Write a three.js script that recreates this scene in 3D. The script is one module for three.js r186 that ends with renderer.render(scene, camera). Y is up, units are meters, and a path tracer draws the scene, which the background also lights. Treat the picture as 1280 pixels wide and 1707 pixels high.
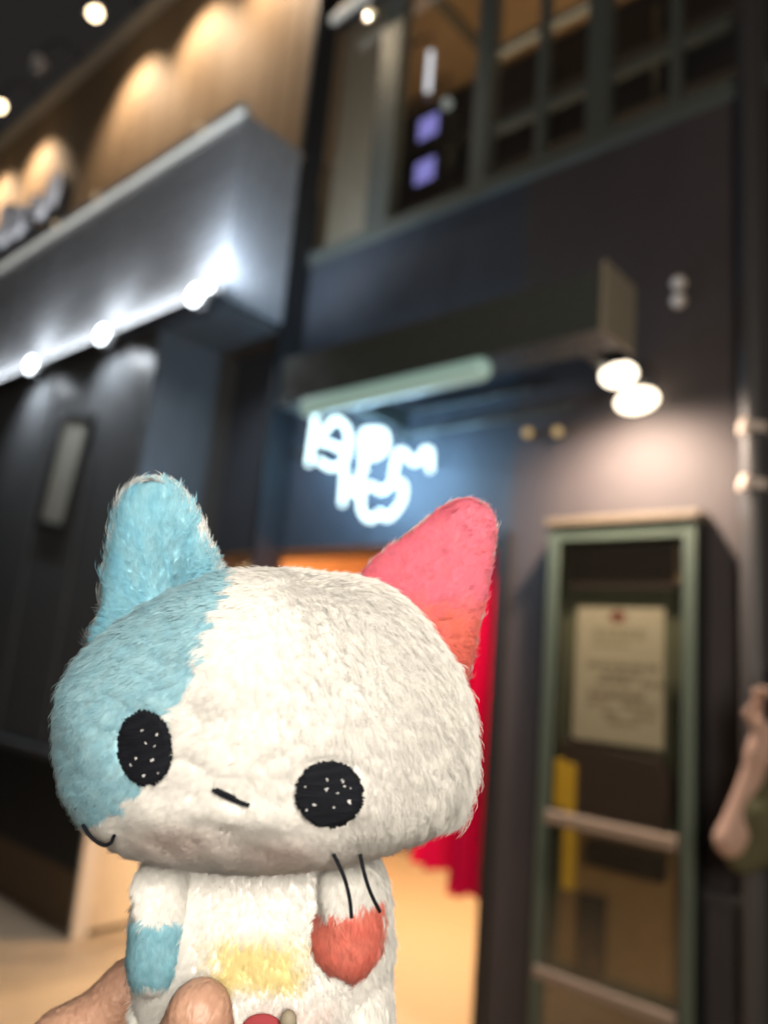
import * as THREE from 'three';
import { mergeGeometries } from 'three/addons/utils/BufferGeometryUtils.js';
import { RoundedBoxGeometry } from 'three/addons/geometries/RoundedBoxGeometry.js';
import { MarchingCubes } from 'three/addons/objects/MarchingCubes.js';
import { SimplexNoise } from 'three/addons/math/SimplexNoise.js';
import { RectAreaLightUniformsLib } from 'three/addons/lights/RectAreaLightUniformsLib.js';

// World: the street facade lies along x (z = 0), y up, z towards the street. Metres.
// ---------------------------------------------------------------- camera, sky, moon, exposure
const scene = new THREE.Scene();
const camera = new THREE.PerspectiveCamera(66.98, 767 / 1024, 0.01, 200);
camera.position.set(0, 1.5, 2.8);
camera.quaternion.set(0.10386, 0.35412, 0.00473, 0.9294).normalize();
camera.focus = 0.258;
camera.userData.fStop = 5.2;
const renderer = new THREE.WebGLRenderer({ antialias: true });
renderer.setSize(767, 1024);
renderer.toneMapping = THREE.LinearToneMapping;
renderer.toneMappingExposure = 1.0;
renderer.shadowMap.enabled = true;
RectAreaLightUniformsLib.init();
{ // overcast night sky over a town
  const W = 64, H = 32, d = new Float32Array(W * H * 4);
  for (let y = 0; y < H; y++) for (let x = 0; x < W; x++) {
    const up = (y + 0.5) / H * 2 - 1, k = 0.8 + 0.2 * Math.max(0, 1 - Math.abs(up)), i = (y * W + x) * 4;
    d[i] = 0.021 * k; d[i + 1] = 0.019 * k; d[i + 2] = 0.018 * k; d[i + 3] = 1;
  }
  const t = new THREE.DataTexture(d, W, H, THREE.RGBAFormat, THREE.FloatType);
  t.mapping = THREE.EquirectangularReflectionMapping; t.magFilter = t.minFilter = THREE.LinearFilter; t.needsUpdate = true;
  scene.background = t; scene.environment = t;
}
const moon = new THREE.DirectionalLight(0xc8d4ff, 0.012);
moon.position.set(6, 20, 9); moon.castShadow = true; moon.shadow.radius = 20;
Object.assign(moon.shadow.camera, { left: -10, right: 10, top: 10, bottom: -10, far: 60 });
scene.add(moon, moon.target);

// ---------------------------------------------------------------- helpers
const V = (x, y, z) => new THREE.Vector3(x, y, z);
function rngOf(seed) { let a = seed >>> 0; return () => { a = (a + 0x6d2b79f5) | 0; let t = Math.imul(a ^ (a >>> 15), 1 | a); t = (t + Math.imul(t ^ (t >>> 7), 61 | t)) ^ t; return ((t ^ (t >>> 14)) >>> 0) / 4294967296; }; }
const R0 = rngOf(7);
const simplex = new SimplexNoise({ random: rngOf(11) });
const n3 = (x, y, z) => simplex.noise3d(x, y, z);
const fbm = (x, y, z) => (n3(x, y, z) + 0.5 * n3(2.1 * x, 2.1 * y, 2.1 * z) + 0.25 * n3(4.3 * x, 4.3 * y, 4.3 * z)) / 1.75;
const clamp = THREE.MathUtils.clamp, sstep = THREE.MathUtils.smoothstep, lerp = THREE.MathUtils.lerp;
const used = {};
function numbered(n) { used[n] = (used[n] ?? -1) + 1; return used[n] ? `${n}_${String(used[n]).padStart(3, '0')}` : n; }
function tag(o, label, category, group) { o.userData.label = label; o.userData.category = category; if (group) o.userData.group = group; return o; }
function thing(name, label, category, [x, y, z] = [0, 0, 0], group) {
  const o = new THREE.Group(); o.name = numbered(name); o.position.set(x, y, z); scene.add(o); return tag(o, label, category, group);
}
function part(name, geo, mat, parent, label) {
  const g = Array.isArray(geo) ? (geo.length > 1 ? mergeGeometries(geo.map((q) => (q.index ? q.toNonIndexed() : q)).map((q) => { const c = new THREE.BufferGeometry(); for (const k of ['position', 'normal', 'uv']) if (q.attributes[k]) c.setAttribute(k, q.attributes[k]); return c; })) : geo[0]) : geo;
  const m = new THREE.Mesh(g, mat); m.name = name; m.castShadow = m.receiveShadow = true;
  if (label) m.userData.label = label;
  parent.add(m); return m;
}
const bx = (w, h, d, x, y, z, r = 0) => { const g = r ? new RoundedBoxGeometry(w, h, d, 2, r) : new THREE.BoxGeometry(w, h, d); g.translate(x, y, z); return g; };
// box given by its limits
const bl = (x0, x1, y0, y1, z0, z1, r = 0) => bx(x1 - x0, y1 - y0, z1 - z0, (x0 + x1) / 2, (y0 + y1) / 2, (z0 + z1) / 2, r);
const cyl = (r0, r1, h, x, y, z, rx = 0, rz = 0, n = 24) => { const g = new THREE.CylinderGeometry(r0, r1, h, n); g.rotateX(rx); g.rotateZ(rz); g.translate(x, y, z); return g; };
const tube = (pts, r, seg = 40, closed = false, n = 10) => new THREE.TubeGeometry(new THREE.CatmullRomCurve3(pts.map((p) => (p.isVector3 ? p : V(...p))), closed, 'centripetal'), seg, r, n, closed);
const rod = (a, b, r, n = 10) => new THREE.TubeGeometry(new THREE.LineCurve3(V(...a), V(...b)), 1, r, n);
const cap = (p, r) => { const g = new THREE.SphereGeometry(r, 14, 10); g.translate(...p); return g; };

function noiseTexture(size, fn, srgb) {
  const d = new Uint8Array(size * size * 4);
  for (let y = 0; y < size; y++) for (let x = 0; x < size; x++) { const c = fn(x / size, y / size), i = (y * size + x) * 4; d[i] = clamp(c[0], 0, 1) * 255; d[i + 1] = clamp(c[1], 0, 1) * 255; d[i + 2] = clamp(c[2], 0, 1) * 255; d[i + 3] = 255; }
  const t = new THREE.DataTexture(d, size, size); t.wrapS = t.wrapT = THREE.RepeatWrapping; t.magFilter = THREE.LinearFilter; t.minFilter = THREE.LinearMipmapLinearFilter; t.generateMipmaps = true;
  if (srgb) t.colorSpace = THREE.SRGBColorSpace; t.needsUpdate = true; return t;
}
// tileable fbm on a torus
const tile = (u, v, f, s) => { const a = u * 6.28318, b = v * 6.28318; return (n3(Math.cos(a) * f + s, Math.sin(a) * f, Math.cos(b) * f) + n3(Math.sin(b) * f + s, Math.cos(a) * f * 1.7, Math.sin(a) * f * 1.7) * 0.6) / 1.6; };
const grime = noiseTexture(256, (u, v) => { const k = 0.88 + 0.1 * tile(u, v, 1.2, 3) + 0.07 * tile(u, v, 5, 9) + 0.05 * (R0() - 0.5); return [k, k, k]; });
const rough = noiseTexture(256, (u, v) => { const k = 0.62 + 0.2 * tile(u, v, 1.6, 21) + 0.12 * tile(u, v, 6, 5); return [k, k, k]; });
const grain = noiseTexture(256, (u, v) => { const k = 0.5 + 0.3 * tile(u, v, 8, 2) + 0.3 * (R0() - 0.5); return [k, k, k]; });
const rep = (t, a, b) => { const c = t.clone(); c.repeat.set(a, b); c.needsUpdate = true; return c; };
const lin = (r, g, b) => new THREE.Color().setRGB(r, g, b);
const std = (c, r, o = {}) => new THREE.MeshStandardMaterial({ color: Array.isArray(c) ? lin(...c) : c, roughness: r, side: THREE.DoubleSide, ...o });
const glow = (c, k) => new THREE.MeshStandardMaterial({ color: 0x111111, emissive: lin(...c), emissiveIntensity: k, roughness: 0.5 });
const M = {
  wallDark: std([0.048, 0.038, 0.039], 0.75, { map: rep(grime, 1, 1), bumpMap: rep(grain, 3, 3), bumpScale: 0.0015 }),
  navy: std([0.036, 0.042, 0.055], 0.7, { map: grime, bumpMap: grain, bumpScale: 0.001 }),
  greyWall: std([0.085, 0.089, 0.093], 0.6, { map: grime, roughnessMap: rough }),
  black: std([0.012, 0.012, 0.013], 0.55, { map: grime }),
  brown: std([0.12, 0.075, 0.04], 0.7, { map: grime }),
  panel: std([0.34, 0.35, 0.37], 0.5, { map: grime, roughnessMap: rough, metalness: 0.2 }),
  panelSide: std([0.3, 0.31, 0.33], 0.45, { map: grime, metalness: 0.15 }),
  rail: std([0.62, 0.6, 0.54], 0.4, { metalness: 0.3 }),
  slat: std([0.36, 0.25, 0.155], 0.65, { map: grime, bumpMap: grain, bumpScale: 0.001 }),
  slat2: std([0.34, 0.235, 0.145], 0.65, { map: grime, bumpMap: grain, bumpScale: 0.001 }),
  frame: std([0.115, 0.125, 0.11], 0.45, { metalness: 0.4 }),
  beam: std([0.06, 0.066, 0.06], 0.5, { metalness: 0.2, roughnessMap: rough }),
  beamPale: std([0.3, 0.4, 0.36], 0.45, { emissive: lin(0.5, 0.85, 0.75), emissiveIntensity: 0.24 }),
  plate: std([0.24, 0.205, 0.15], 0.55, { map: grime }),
  capBoard: std([0.14, 0.105, 0.07], 0.6, { map: grime }),
  green: std([0.085, 0.11, 0.085], 0.45, { map: grime, metalness: 0.15 }),
  wood: std([0.25, 0.18, 0.13], 0.55, { map: grime }),
  tan: std([0.32, 0.2, 0.095], 0.8, { map: grime }),
  olive: std([0.13, 0.11, 0.07], 0.9, { map: grime }),
  orange: std([0.5, 0.25, 0.11], 0.8, { map: grime }),
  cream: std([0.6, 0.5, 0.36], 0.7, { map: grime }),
  ground: std([0.34, 0.265, 0.185], 0.75, { map: rep(grime, 30, 30), roughnessMap: rep(rough, 20, 20), bumpMap: rep(grain, 60, 60), bumpScale: 0.002 }),
  steel: std([0.5, 0.5, 0.5], 0.35, { metalness: 0.8 }),
  darkSteel: std([0.06, 0.06, 0.065], 0.45, { metalness: 0.5 }),
  pipe: std([0.05, 0.046, 0.046], 0.5, { metalness: 0.2 }),
  clamp: std([0.55, 0.45, 0.38], 0.5),
  white: std([0.75, 0.75, 0.75], 0.5),
  paper: std([0.72, 0.68, 0.6], 0.9),
  red: new THREE.MeshPhysicalMaterial({ color: lin(0.62, 0.003, 0.075), roughness: 0.95, transmission: 0.3, thickness: 0, ior: 1.2, side: THREE.DoubleSide }),
  yellow: std([0.75, 0.5, 0.05], 0.5),
  glass: new THREE.MeshPhysicalMaterial({ color: 0xffffff, roughness: 0.03, transmission: 1, thickness: 0, ior: 1.5, side: THREE.DoubleSide }),
  warmGlow: glow([1, 0.78, 0.48], 9),
  coolGlow: glow([0.88, 0.95, 1], 9),
  neon: glow([0.7, 0.95, 1.0], 3.4),
  letter: new THREE.MeshStandardMaterial({ color: 0xd8d8dc, emissive: lin(0.8, 0.85, 1), emissiveIntensity: 0.12, roughness: 0.5 }),  // faces glow faintly in place of the light falling on them
  bulb: glow([1, 0.7, 0.3], 1.6),
};
function spot(color, I, pos, target, angle, penumbra, parent, radius = 1) {
  const l = new THREE.SpotLight(lin(...color), I, 0, angle, penumbra, 2); l.position.set(...pos); l.target.position.set(...target);
  l.castShadow = true; l.shadow.radius = radius; l.name = 'lamp_beam'; parent.add(l, l.target); return l;
}
function point(color, I, pos, parent, radius = 1) { const l = new THREE.PointLight(lin(...color), I, 0, 2); l.position.set(...pos); l.castShadow = true; l.shadow.radius = radius; l.name = 'lamp_glow'; parent.add(l); return l; }

// ---------------------------------------------------------------- ground
{
  const g = new THREE.PlaneGeometry(120, 120); g.rotateX(-Math.PI / 2);
  const m = part('ground', g, M.ground, scene); m.userData.kind = 'structure';
}
// ---------------------------------------------------------------- club building
const club = thing('club_building', 'dark two storey club building with a curtained doorway and a wide upstairs window', 'building');
{
  const p = (n, g, m, l) => part(n, g, m, club, l);
  p('wall', bl(-1.8, 2.6, 0, 3.78, -0.3, 0), M.wallDark, 'dark plum brown wall washed by the wall lamp');
  p('wall', bl(-3.9, -1.8, 2.1, 3.78, -0.3, 0), M.navy, 'dark navy wall over the doorway');
  p('jamb', bl(-1.85, -1.802, 0, 2.098, -0.3, 0.012), M.black);
  p('lintel', bl(-3.9, -1.85, 2.06, 2.1, -0.3, 0.012), M.navy);
  p('door_post', bl(-3.45, -3.4, 0, 2.06, -0.12, 0.0, 0.006), M.black);
  p('wainscot_rail', bl(-0.97, 2.6, 0.82, 0.86, 0.001, 0.03, 0.006), M.pipe);
  p('kick_board', bl(-1.8, 2.6, 0, 0.14, 0.001, 0.016), M.black);
  p('conduit', [rod([-3.2, 2.6, 0.03], [-1.5, 2.6, 0.03], 0.014), rod([-3.2, 2.72, 0.025], [-1.7, 2.72, 0.025], 0.01)], M.beam);
  // entrance hall
  p('hall_floor', bl(-4.6, -1.6, -0.1, 0.006, -2.4, -0.02), M.ground);
  p('hall_wall', bl(-4.6, -1.6, 0, 2.62, -2.5, -2.4), M.orange);
  p('hall_wall', bl(-4.7, -4.6, 0, 2.62, -2.4, -0.3), M.orange);
  p('hall_wall', bl(-1.7, -1.6, 0, 2.62, -2.4, -0.3), M.orange);
  p('hall_ceiling', bl(-4.7, -1.6, 2.62, 2.72, -2.5, -0.3), M.orange);
  p('hall_baseboard', bl(-4.6, -1.7, 0.006, 0.35, -2.4, -2.37), M.wood);
  const hl = p('hall_light', bl(-3.1, -2.5, 2.585, 2.61, -1.2, -0.8, 0.008), glow([1, 0.72, 0.4], 5));
  const ra = new THREE.RectAreaLight(lin(1, 0.7, 0.38), 400, 0.58, 0.38); ra.name = 'hall_lamp'; ra.position.set(-2.8, 2.578, -1.0); ra.rotation.x = -Math.PI / 2; club.add(ra);
  // upstairs room
  p('upper_floor', bl(-5.2, 2.6, 3.6, 3.72, -1.6, -0.3), M.black);
  p('upper_wall', bl(-5.2, 2.6, 3.72, 6.2, -1.7, -1.6), std([0.02, 0.018, 0.018], 0.7));
  p('upper_wall', bl(-5.3, -5.2, 3.72, 6.2, -1.7, 0), M.tan);
  p('upper_wall', bl(2.5, 2.6, 3.72, 6.2, -1.6, -0.06), M.tan);
  p('upper_ceiling', bl(-5.3, 2.6, 6.2, 6.3, -1.7, 0), M.tan);
  for (let k = 0; k < 4; k++) p('ceiling_joist', bl(-4.4 + k * 1.25, -4.34 + k * 1.25, 6.13, 6.198, -1.6, -0.08), M.olive);
  p('roof_wall', bl(-3.28, 2.6, 6.32, 7.4, -0.3, 0), M.wallDark);
  // back wall counter and shelving upstairs
  for (let k = 0; k < 7; k++) p('shelf_post', bl(-4.4 + k * 0.85, -4.36 + k * 0.85, 3.72, 5.95, -1.6, -1.5), M.frame);
  for (const h of [4.5, 5.15, 5.6]) p('shelf', bl(-4.4, 0.9, h, h + 0.03, -1.598, -1.42), M.black);
  p('roller_blind', bl(-3.4, -2.92, 3.9, 6.1, -0.12, -0.11), new THREE.MeshPhysicalMaterial({ color: lin(0.42, 0.36, 0.25), roughness: 0.95, transmission: 0.4, thickness: 0, side: THREE.DoubleSide }), 'drab olive blind behind the left pane');
  p('blind_edge', bl(-2.915, -2.88, 3.8, 6.18, -0.16, -0.1), M.tan);
  // windows upstairs: frame with panes
  const xs = [-3.5, -2.78, -2.1, -1.46, -0.8, 0, 0.9];
  p('sill', bl(-3.55, 2.6, 3.78, 3.86, -0.3, 0.03, 0.006), M.frame);
  p('head_rail', bl(-3.55, 2.6, 6.2, 6.32, -0.06, 0.0), M.frame);
  for (let k = 0; k < xs.length - 1; k++) {
    const a = xs[k], b = xs[k + 1], w = k === 1 ? 0.085 : 0.05;
    const f = p('window', [bl(a - w, a + w, 3.86, 6.2, -0.07, 0.012, 0.006)], M.frame);
    if (k === 0) { part('pane', bl(a + w, b - 0.085, 3.86, 6.2, -0.032, -0.028), M.glass, f); continue; }
    const mid = (a + b) / 2 + 0.02, t = 0.022;
    const ys = [3.86, 4.16, 4.62, 5.3, 6.2];
    const off = k === 1 ? 0 : 1;
    if (off) part('glazing_bar', bl(mid - t, mid + t, 3.86, 6.2, -0.055, 0.0, 0.005), M.frame, f);
    if (off) for (const y of ys.slice(1, 3)) { part('glazing_bar', bl(a + w, mid - t, y - 0.016, y + 0.016, -0.05, -0.005), M.frame, f); part('glazing_bar', bl(mid + t, b - 0.05, y - 0.016, y + 0.016, -0.05, -0.005), M.frame, f); }
    if (!off) part('pane', bl(a + w, b - 0.05, 3.86, 6.2, -0.032, -0.028), M.glass, f);
    else for (const [u, v] of [[a + w, mid - t], [mid + t, b - 0.05]]) {
      part('pane', bl(u, v, 3.86, ys[1] - 0.016, -0.032, -0.028), M.glass, f);
      part('pane', bl(u, v, ys[1] + 0.016, ys[2] - 0.016, -0.032, -0.028), M.glass, f);
      part('pane', bl(u, v, ys[2] + 0.016, 6.2, -0.032, -0.028), M.glass, f);
    }
  }
  const up = new THREE.RectAreaLight(lin(1, 0.72, 0.42), 26, 1.6, 0.2); up.name = 'upper_lamp'; up.position.set(-2.2, 3.95, -1.0); up.rotation.x = Math.PI / 2; club.add(up);
  p('uplight', bl(-3.0, -1.4, 3.915, 3.94, -1.1, -0.9, 0.006), glow([1, 0.72, 0.42], 0.5));
}
// ---------------------------------------------------------------- neighbour building (left)
const shop = thing('neighbour_building', 'grey shop building left of the doorway with a lit box fascia and slatted upper wall', 'building');
{
  const p = (n, g, m, l) => part(n, g, m, shop, l);
  p('wall', bl(-12, -3.9, 0.86, 3.34, -0.3, 0.555), M.greyWall, 'dark grey ground floor wall under the lit fascia');
  for (let k = 0; k < 10; k++) { // upright cladding panels on the ground floor
    const x1 = -3.905 - k * 0.62, x0 = x1 - 0.6;
    p('wall_panel', bl(x0, x1, 0.87, 3.3, 0.557, 0.572 + 0.004 * (k % 3), 0.005), M.greyWall);
  }
  p('ledge', bl(-12, -3.92, 0.82, 0.86, 0.3, 0.64, 0.008), M.greyWall);
  p('black_dado', bl(-12, -3.9, 0.3, 0.82, -0.3, 0.57), M.black);
  p('kick_panel', bl(-12, -3.91, 0, 0.3, -0.3, 0.55), M.brown);
  p('corner_trim', bl(-3.9, -3.872, 0, 0.82, 0.5, 0.585, 0.004), M.rail);
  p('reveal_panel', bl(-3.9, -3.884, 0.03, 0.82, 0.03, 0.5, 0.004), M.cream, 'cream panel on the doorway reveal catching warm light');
  // fascia box, its top rail and end
  p('fascia_panel', bl(-12, -3.302, 3.36, 4.43, 0.18, 0.6), M.panel);
  for (const x of [-4.6, -6.0, -7.4]) p('fascia_joint', bl(x - 0.006, x + 0.006, 3.37, 4.42, 0.6, 0.603), M.panelSide);
  p('end_panel', bl(-3.3, -3.28, 3.345, 4.44, 0.18, 0.6), M.panel);
  p('corner_post', bl(-3.32, -3.29, 0.83, 4.44, 0.0, 0.178), M.black);
  p('top_rail', bl(-12, -3.28, 4.43, 4.5, 0.56, 0.64, 0.012), M.rail);
  p('bottom_rail', bl(-12, -3.28, 3.3, 3.345, 0.56, 0.66, 0.008), M.darkSteel);
  p('led_strip', bl(-9, -3.3, 3.346, 3.358, 0.63, 0.652), glow([0.9, 0.95, 1], 2.2), 'thin white light strip along the bottom of the fascia');
  const ls = new THREE.RectAreaLight(lin(0.9, 0.95, 1), 58, 5.6, 0.03); ls.name = 'led_strip_light'; ls.position.set(-6.12, 3.364, 0.66); ls.rotation.x = Math.PI / 2 - 0.25; shop.add(ls);
  p('soffit', bl(-12, -3.32, 3.3, 3.33, 0.0, 0.56), M.greyWall);
  for (const x of [-3.652, -4.864, -5.466]) p('rail_glint', cap([x, 4.48, 0.645], 0.022), glow([1, 0.72, 0.42], 0.55));  // caps glow in place of bright reflections on the rail
  // upper wall of upright boards
  p('upper_wall', bl(-12, -3.32, 4.5, 6.62, -0.3, 0.15), M.slat2);
  const bw = 0.16;
  for (let k = 0; k < 40; k++) { const x1 = -3.285 - k * bw; p('board', bl(x1 - bw + 0.008, x1, 4.4, 6.6, 0.152, 0.172 + 0.005 * R0(), 0.004), k % 2 ? M.slat : M.slat2); }
  p('corner_board', bl(-3.318, -3.28, 4.44, 7.0, 0.0, 0.176), M.black);
  p('coping', bl(-12, -3.28, 6.6, 6.68, 0.1, 0.27, 0.01), M.rail);
}
// ---------------------------------------------------------------- fascia floodlights
['nearest the doorway corner', 'midway along the fascia', 'leftmost in view'].forEach((where, k) => {
  const x = [-3.416, -4.394, -5.38][k], f = thing('floodlight', `white floodlight under the fascia box, ${where}`, 'floodlight', [x, 3.345, 0.61], 'floodlights along the bottom of the fascia');
  part('bracket', [bx(0.03, 0.05, 0.05, 0, -0.055, -0.03, 0.004)], M.darkSteel, f);
  part('housing', [bx(0.14, 0.035, 0.07, 0, -0.062, 0.0, 0.008)], M.darkSteel, f);
  const len = new THREE.CylinderGeometry(0.055, 0.055, 0.012, 28); len.rotateX(Math.PI / 2); len.translate(0, -0.005, 0.066);
  const l2 = new THREE.SphereGeometry(0.045, 20, 12); l2.scale(1, 0.7, 1); l2.scale(1.15, 0.9, 0.7); l2.translate(0, 0.005, 0.058);
  part('lamp_lens', [len, l2], M.coolGlow, f);
  spot([0.88, 0.94, 1], 0.8, [0, 0.06, 0.18], [0, 1, -0.2], 1.25, 0.7, f, 1.5);
  if (!k) { // the corner lamp also throws along the end of the box
    const l3 = new THREE.SphereGeometry(0.04, 18, 12); l3.scale(0.8, 0.6, 0.6); l3.translate(0.1, 0.02, 0.062); part('lamp_lens', l3, M.coolGlow, f);
    spot([0.72, 0.85, 1], 3, [0.25, 0.06, 0.13], [0.2, 1.0, -0.6], 1.2, 0.6, f, 1.5);
  }
  spot([0.86, 0.93, 1], 3.2, [0, -0.03, 0.18], [0.1, -1.2, -0.15], 1.1, 0.8, f, 1.5);
});
// ---------------------------------------------------------------- gooseneck sign lamps
[[-3.75, 1, 'over the building corner'], [-4.6, 1, 'next to the one over the corner'], [-5.49, 1, 'lit, right of the unlit one'], [-6.45, 0, 'the unlit one'], [-7.28, 1, 'lit, left of the unlit one'], [-8.2, 1, 'leftmost of the lit ones']].forEach(([x, on, w]) => {
  const g = thing('gooseneck_lamp', `gooseneck sign lamp on the upper wall coping, ${w}`, 'lamp', [x, 6.6, 0.27], 'gooseneck lamps above the upper wall');
  part('arm', tube([[0, 0.0, -0.02], [0, 0.1, 0.06], [0, 0.06, 0.26], [0, -0.18, 0.37]], 0.011, 24), M.darkSteel, g);
  const sh = new THREE.LatheGeometry([[0.02, 0.06], [0.035, 0.05], [0.05, 0.02], [0.075, -0.03]].map((p) => new THREE.Vector2(...p)), 28);
  sh.rotateX(0.5); sh.translate(0, -0.23, 0.37); part('shade', sh, on ? M.darkSteel : M.white, g);
  const b = new THREE.SphereGeometry(0.05, 18, 12); b.rotateX(0.5); b.translate(0, -0.265, 0.352); part('bulb', b, on ? M.warmGlow : M.steel, g);
  if (on) spot([1, 0.78, 0.55], 7, [0, -0.33, 0.32], [0, -1.0, -0.18], 0.9, 1, g, 1.5);
});
// ---------------------------------------------------------------- sign lettering on the fascia
{
  const s = thing('sign_lettering', 'cursive raised sign letters with pale faces standing on the fascia box', 'sign', [-7.2, 4.53, 0.6]);
  const shapes = [
    [[0, 0.1], [0.1, 0.2], [0.2, 0.36], [0.12, 0.4], [0.08, 0.2], [0.18, 0.09], [0.3, 0.14]],
    [[0.3, 0.14], [0.38, 0.28], [0.48, 0.3], [0.5, 0.14], [0.42, 0.08], [0.36, 0.18], [0.5, 0.3], [0.54, 0.12], [0.64, 0.12]],
    [[0.64, 0.12], [0.72, 0.26], [0.7, 0.42], [0.76, 0.42], [0.74, 0.2], [0.8, 0.09], [0.92, 0.14]],
    [[0.92, 0.14], [1.0, 0.28], [1.1, 0.29], [1.08, 0.2], [0.98, 0.16], [1.06, 0.08], [1.2, 0.13]],
    [[1.34, 0.18], [1.3, 0.3], [1.36, 0.28], [1.42, 0.12], [1.52, 0.12], [1.6, 0.3], [1.66, 0.36], [1.7, 0.24], [1.66, 0.12]],
  ];
  for (const pts of shapes) {
    const back = part('letter', tube(pts.map(([x, y]) => [x, y, 0]), 0.055, 60), M.darkSteel, s);
    back.scale.z = 1.2;
    const f = part('letter_face', tube(pts.map(([x, y]) => [x, y, 0.045]), 0.034, 60), M.letter, back);
  }
  part('base_bar', bl(-0.05, 1.78, -0.02, 0.05, -0.06, 0.03, 0.01), M.darkSteel, s);
}
// ---------------------------------------------------------------- tubes and screens upstairs
{
  const t = thing('tube_light', 'short white tube light hanging upright in the upstairs room', 'light', [-3.36, 5.66, -1.0]);
  part('lamp_tube', cyl(0.022, 0.022, 0.36, 0, 0.19, 0), glow([0.93, 0.95, 1], 1.1), t);
  for (const y of [-0.005, 0.385]) part('end_cap', cyl(0.024, 0.024, 0.03, 0, y, 0), M.steel, t);
  part('cord', rod([0, 0.4, 0], [0, 0.54, 0], 0.004), M.darkSteel, t);
  const u = thing('batten_light', 'white batten light along the top edge of the left upstairs pane', 'light', [-3.28, 5.36, 0.1]);
  part('lamp_tube', rod([0.05, 0.03, 0], [0.7, 0.06, 0], 0.024), glow([0.95, 0.93, 0.85], 0.45), u);
  part('holder', [bl(0, 0.75, 0.06, 0.1, -0.1, 0.0, 0.01)], M.darkSteel, u);
  [[5.69, 'upper'], [5.29, 'lower']].forEach(([y, w]) => {
    const m = thing('display_screen', `small blue violet glowing screen upstairs, the ${w} of two`, 'screen', [-3.66, y, -1.38], 'glowing screens upstairs');
    part('case', bx(0.26, 0.24, 0.05, 0, 0.08, -0.03, 0.01), M.black, m);
    part('screen', bx(0.19, 0.19, 0.006, 0, 0.08, 0), glow([0.34, 0.32, 0.85], 0.75), m);
  });
  const c = thing('globe_lamp', 'small pale ceiling globe above the blue screens upstairs', 'lamp', [-3.5, 5.92, -1.4]);
  part('globe', cap([0, 0, 0], 0.045), glow([0.6, 0.65, 0.6], 0.4), c);
  part('stem', rod([0, 0.04, 0], [0, 0.28, 0], 0.008), M.darkSteel, c);
}
// ---------------------------------------------------------------- steel beam over the door
{
  const b = thing('steel_beam', 'dark green steel beam with a pale lower lip over the doorway', 'beam', [-2.72, 2.64, 0.53]);
  part('web', bl(0, 1.61, 0.02, 0.22, -0.05, 0.06, 0.004), M.beam, b);
  part('lower_flange', bl(-0.0, 1.61, -0.012, 0.02, -0.1, 0.072, 0.003), M.beam, b);
  const lip = new THREE.CylinderGeometry(0.044, 0.044, 0.92, 24); lip.rotateZ(Math.PI / 2); lip.translate(0.67, -0.05, 0.055);
  part('light_tube', [lip, cap([0.21, -0.05, 0.055], 0.044), cap([1.13, -0.05, 0.055], 0.044)], M.beamPale, b, 'pale green glowing tube under the beam');
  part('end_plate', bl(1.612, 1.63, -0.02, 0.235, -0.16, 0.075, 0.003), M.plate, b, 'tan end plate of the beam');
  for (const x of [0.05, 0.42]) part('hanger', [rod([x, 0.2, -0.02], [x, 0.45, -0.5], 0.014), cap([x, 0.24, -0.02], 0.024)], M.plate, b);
  part('bracket', [bl(0.25, 0.29, 0.0, 0.1, -0.53, -0.05), bl(1.45, 1.49, 0.0, 0.1, -0.53, -0.05)], M.beam, b);
}
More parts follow.
